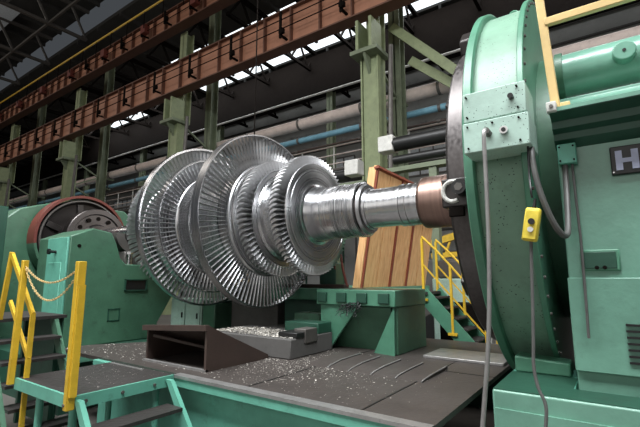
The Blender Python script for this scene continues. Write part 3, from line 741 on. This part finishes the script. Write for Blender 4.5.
tag(MB().tube([(-.375,2.6,1.957),(-.383,2.6,1.8),(-.39,2.59,1.6),(-.40,2.58,1.4),(-.405,2.57,1.28),(-.39,2.56,1.18),(-.36,2.55,1.10),(-.365,2.54,1.0),(-.40,2.54,.8),(-.42,2.54,.4),(-.42,2.54,0)],.009,8,True).build('cable','rubber',loc=(-.39,2.58,1.2)),'grey armoured cable running down from the yellow pendant','cable')
tag(MB().tube([(-.565,2.53,2.635),(-.568,2.51,2.62),(-.57,2.50,2.55),(-.572,2.50,2.3),(-.578,2.50,2.0),(-.592,2.49,1.65),(-.615,2.48,1.35),(-.645,2.47,1.1),(-.68,2.46,.8),(-.70,2.46,.5),(-.71,2.46,0)],.0125,10,True).build('flexible_conduit','conduit',loc=(-.6,2.5,1)),'long grey flexible conduit hanging from the ring cover to the floor','conduit')
# cream guard rail on headstock top
gd = thing('guard_rail', 'cream yellow guard rail standing on the headstock top edge', 'guard rail', (-.2,3.0,2.85))
MB().bar((-.214,2.88,2.80),(-.262,2.9,3.75),.05,.05,up=(0,1,0)).build('post','cream',gd,bevel=.004)
MB().bar((-.235,2.88,3.40),(1.4,2.88,3.40),.04,.05).build('rail','cream',gd,bevel=.004)
MB().box(-.262,-.206,2.80,2.86,2.765,2.83).build('clamp','white',gd,bevel=.006)
MB().box(-.19,-.135,2.85,2.90,2.785,2.83).build('foot','cream',gd,bevel=.006)
MB().cyl((-.234,2.80,2.797),(-.234,2.79,2.797),.012,n=6).build('bolt','castiron',gd)

# ------------------------------------------------------------------ left front landing, stairs and railings
lp = thing('landing_platform', 'small landing with black tread plate and pale green edge left of the deck', 'landing', (-4,2.08,0))
MB().box(-4.56,-3.5,1.66,2.56,DK-.015,DK+.005).build('tread_plate','tread',lp)
m = MB(); m.box(-4.56,-3.5,1.64,1.66,DK-.09,DK+.006); m.build('front_fascia','mint_lo',lp)
m = MB(); m.box(-3.5,-3.48,1.64,2.56,DK-.09,DK+.006); m.build('side_fascia','mint_lo',lp)
for (x,y) in ((-4.2,1.72),(-3.6,1.72),(-3.6,2.45),(-4.4,2.45)):
    MB().cyl((x,y,0),(x,y,DK-.015),.03,n=14).build('leg','mint_lo',lp)
for y in (1.75,2.05,2.35): MB().cyl((-3.48,y,DK-.045),(-3.468,y,DK-.045),.014,n=8).build('bolt','castiron',lp)
MB().bar((-4.5,2.5,DK+.008),(-3.9,2.5,DK+.008),.02,.012).build('edge_wire','edge',lp)
fs = thing('landing_steps', 'short flight of green steps with black treads going down from the landing', 'steps', (-3.2,2.08,0))
for y in (1.68,2.48):
    MB().bar((-3.47,y,DK-.06),(-2.72,y,0.04),.03,.13,up=(0,1,0)).build('stringer','mint_lo',fs) if False else MB().prism([(-3.475,DK-.02),(-3.40,DK-.02),(-2.72,.0),(-2.88,.0)],1,y-.02,y+.02).build('stringer','mint_lo',fs)
for k in range(3):
    z = .63-.21*k; x = -3.34+.20*k
    MB().box(x-.09,x+.13,1.70,2.46,z-.03,z).build('tread','tread',fs)
ls = thing('access_stairs', 'green stairs with black treads climbing left of the landing', 'stairs', (-4.9,1.95,0))
for y in (1.62,2.24):
    MB().prism([(-5.40,1.32),(-5.27,1.32),(-4.32,.0),(-4.50,.0)],1,y-.02,y+.02).build('stringer','green',ls)  # darker greens on these stairs stand in for the shadow they lie in
for k in range(6):
    z = 1.13-.19*k; x = -5.13+.137*k
    MB().box(x-.12,x+.09,1.64,2.22,z-.03,z).build('tread','tread',ls)
MB().box(-6.3,-5.25,1.6,2.35,1.30,1.335).build('upper_landing','tread',ls)
for (x,y) in ((-6.2,1.7),(-6.2,2.3),(-5.35,2.3)): MB().box(x-.03,x+.03,y-.03,y+.03,0,1.3).build('leg','dgreen',ls)
MB().box(-6.3,-5.3,2.32,2.34,.1,1.3).build('rear_panel','dgreen',ls)
# railings
hr = thing('stair_handrail', 'yellow sloping handrail along the left stairs at the picture edge', 'handrail', (-4.8,1.66,.5))
MB().bar((-5.13,1.70,2.0),(-4.48,1.70,1.42),.03,.045).build('rail','yellow',hr)
MB().bar((-5.04,1.70,1.52),(-4.47,1.70,1.02),.026,.04).build('midrail','yellow',hr)
MB().bar((-5.27,1.70,1.33),(-5.13,1.70,2.02),.04,.04,up=(0,1,0)).build('post','yellow',hr)
MB().bar((-4.475,1.70,.25),(-4.475,1.70,1.43),.026,.04,up=(0,1,0)).build('post','yellow',hr)
P1 = tag(MB().bar((-4.58,1.615,.80),(-4.58,1.63,1.92),.05,.05,up=(0,1,0)).build('guard_post','yellow',loc=(-4.57,1.64,.8),bevel=.005),'yellow steel post on the landing, holding the left end of the chains','post')
P2 = tag(MB().box(-3.52,-3.465,1.60,1.665,.76,1.885).build('guard_post','yellow',loc=(-3.5,1.63,.76),bevel=.005),'yellow steel post at the right corner of the landing, chains on its top','post')
MB().box(-3.465,-3.44,1.61,1.66,.86,1.70).build('flat_bar','yellow',P2)
MB().cyl((-3.50,1.60,.80),(-3.50,1.59,.80),.012,n=8).build('bolt','castiron',P2)
def chain(p, q, sag, label, r=.008):
    p, q = Vector(p), Vector(q); m = MB(); n = 46
    pts = [p.lerp(q,k/n)-Vector((0,0,sag*4*(k/n)*(1-k/n))) for k in range(n+1)]
    for k in range(n):
        a, b = pts[k], pts[k+1]; d = (b-a).normalized(); s_ = d.orthogonal().normalized() if k%2 else d.cross(d.orthogonal()).normalized()
        L = (b-a).length*.68; c = (a+b)/2
        loop = [c+d*L*math.cos(t)+s_*r*math.sin(t) for t in [2*math.pi*j/8 for j in range(9)]]
        m.tube(loop,.003,5)
    tag(m.build('chain','cream',loc=p),label,'chain')
chain((-4.55,1.63,1.86),(-3.50,1.62,1.83),.13,'brassy chain between the two landing posts, shallower of the pair')
chain((-4.55,1.63,1.84),(-3.50,1.62,1.79),.25,'brassy chain between the two landing posts, deeper sagging of the pair')

# ------------------------------------------------------------------ swarf on deck and block
m = MB()
def chip(x, y, z, s):
    v = [m.bm.verts.new((x+random.uniform(-s,s),y+random.uniform(-s,s),z+random.uniform(0,s*.8))) for _ in range(4)]
    for f in ((0,1,2),(0,3,1),(1,3,2),(2,3,0)): m.bm.faces.new([v[i] for i in f])
k = 0
while k < 2600:
    x = random.gauss(-3.2,.75); y = random.gauss(3.65,.5)
    if not (-5.0 < x < -1.3 and 2.7 < y < 4.6) or (-4.5 < x < -3.03 and y > 3.72) or (-4.42 < x < -3.31 and 2.78 < y < 3.54): continue
    chip(x,y,DK+.002,random.uniform(.003,.010)); k += 1
for _ in range(420):
    x = random.uniform(-5.9,-4.4); y = random.uniform(2.65,3.9)
    if y > 3.0+(x+6)*1.5: continue
    chip(x,y,DK+.002,random.uniform(.004,.011))
for _ in range(160): chip(random.uniform(-4.5,-3.6),random.uniform(1.9,2.55),DK+.007,random.uniform(.003,.006))
tag(m.build('swarf','chip',loc=(-3.4,3.5,DK),kind='stuff'),'pale metal chips scattered over the dark deck','swarf')
m = MB()
for _ in range(2600):
    x = random.uniform(-4.45,-3.08); y = random.uniform(3.78,4.29)
    if random.random() < .4 and x > -3.5: continue
    chip(x,y,1.072+random.random()*.03*max(0,1-abs(x+3.9)/.5),random.uniform(.008,.02))
tag(m.build('swarf','chip',loc=(-3.8,4,1.07),kind='stuff'),'thick heap of pale metal chips on the grey bed block','swarf')

# ------------------------------------------------------------------ light
def area(name, loc, rot, sx, sy, power, col=(1,1,1)):
    l = bpy.data.lights.new(name,'AREA'); l.shape = 'RECTANGLE'; l.size = sx; l.size_y = sy; l.energy = power; l.color = col
    o = bpy.data.objects.new(name,l); COL.objects.link(o); o.location = loc; o.rotation_euler = rot
    return o
area('skylight_front', (-2.0,-1.0,12), (R(14),0,0), 15, 3, 3500, (.95,.98,1))
area('camera_side_fill', (-3,-11,6.5), (R(84),0,0), 22, 7, 520, (1,.97,.93))  # added soft light behind the camera, unseen, to brighten blades and front faces
area('skylight_row', (-30,0,17.5), (R(40),0,0), 50, 3, 1500, (1,.93,.85))
area('far_skylight', (-22,22,19.0), (0,0,0), 55, 2, 2600, (.95,.98,1))
area('right_fill', (13,11,9), (0,R(68),0), 6, 8, 900, (1,.97,.93))  # added light from the right, unseen, to brighten crate and wheel faces
w = bpy.data.worlds.new('hall_light'); S.world = w; w.use_nodes = True
bg = w.node_tree.nodes['Background']; bg.inputs[0].default_value = (.82,.9,1,1); bg.inputs[1].default_value = .06

# ------------------------------------------------------------------ camera
F = 415.0; TH = math.atan(65/F)
cam = bpy.data.cameras.new('camera'); cam.sensor_width = 36; cam.lens = 36*F/640; cam.clip_end = 300
co = bpy.data.objects.new('camera',cam); COL.objects.link(co)
co.location = (0,0,1.75); co.rotation_euler = (math.pi/2+TH,0,R(35.2))
S.camera = co
S.view_settings.view_transform = 'Standard'; S.view_settings.look = 'None'; S.view_settings.gamma = 1; S.view_settings.use_curve_mapping = False
S.view_settings.exposure = 0.15
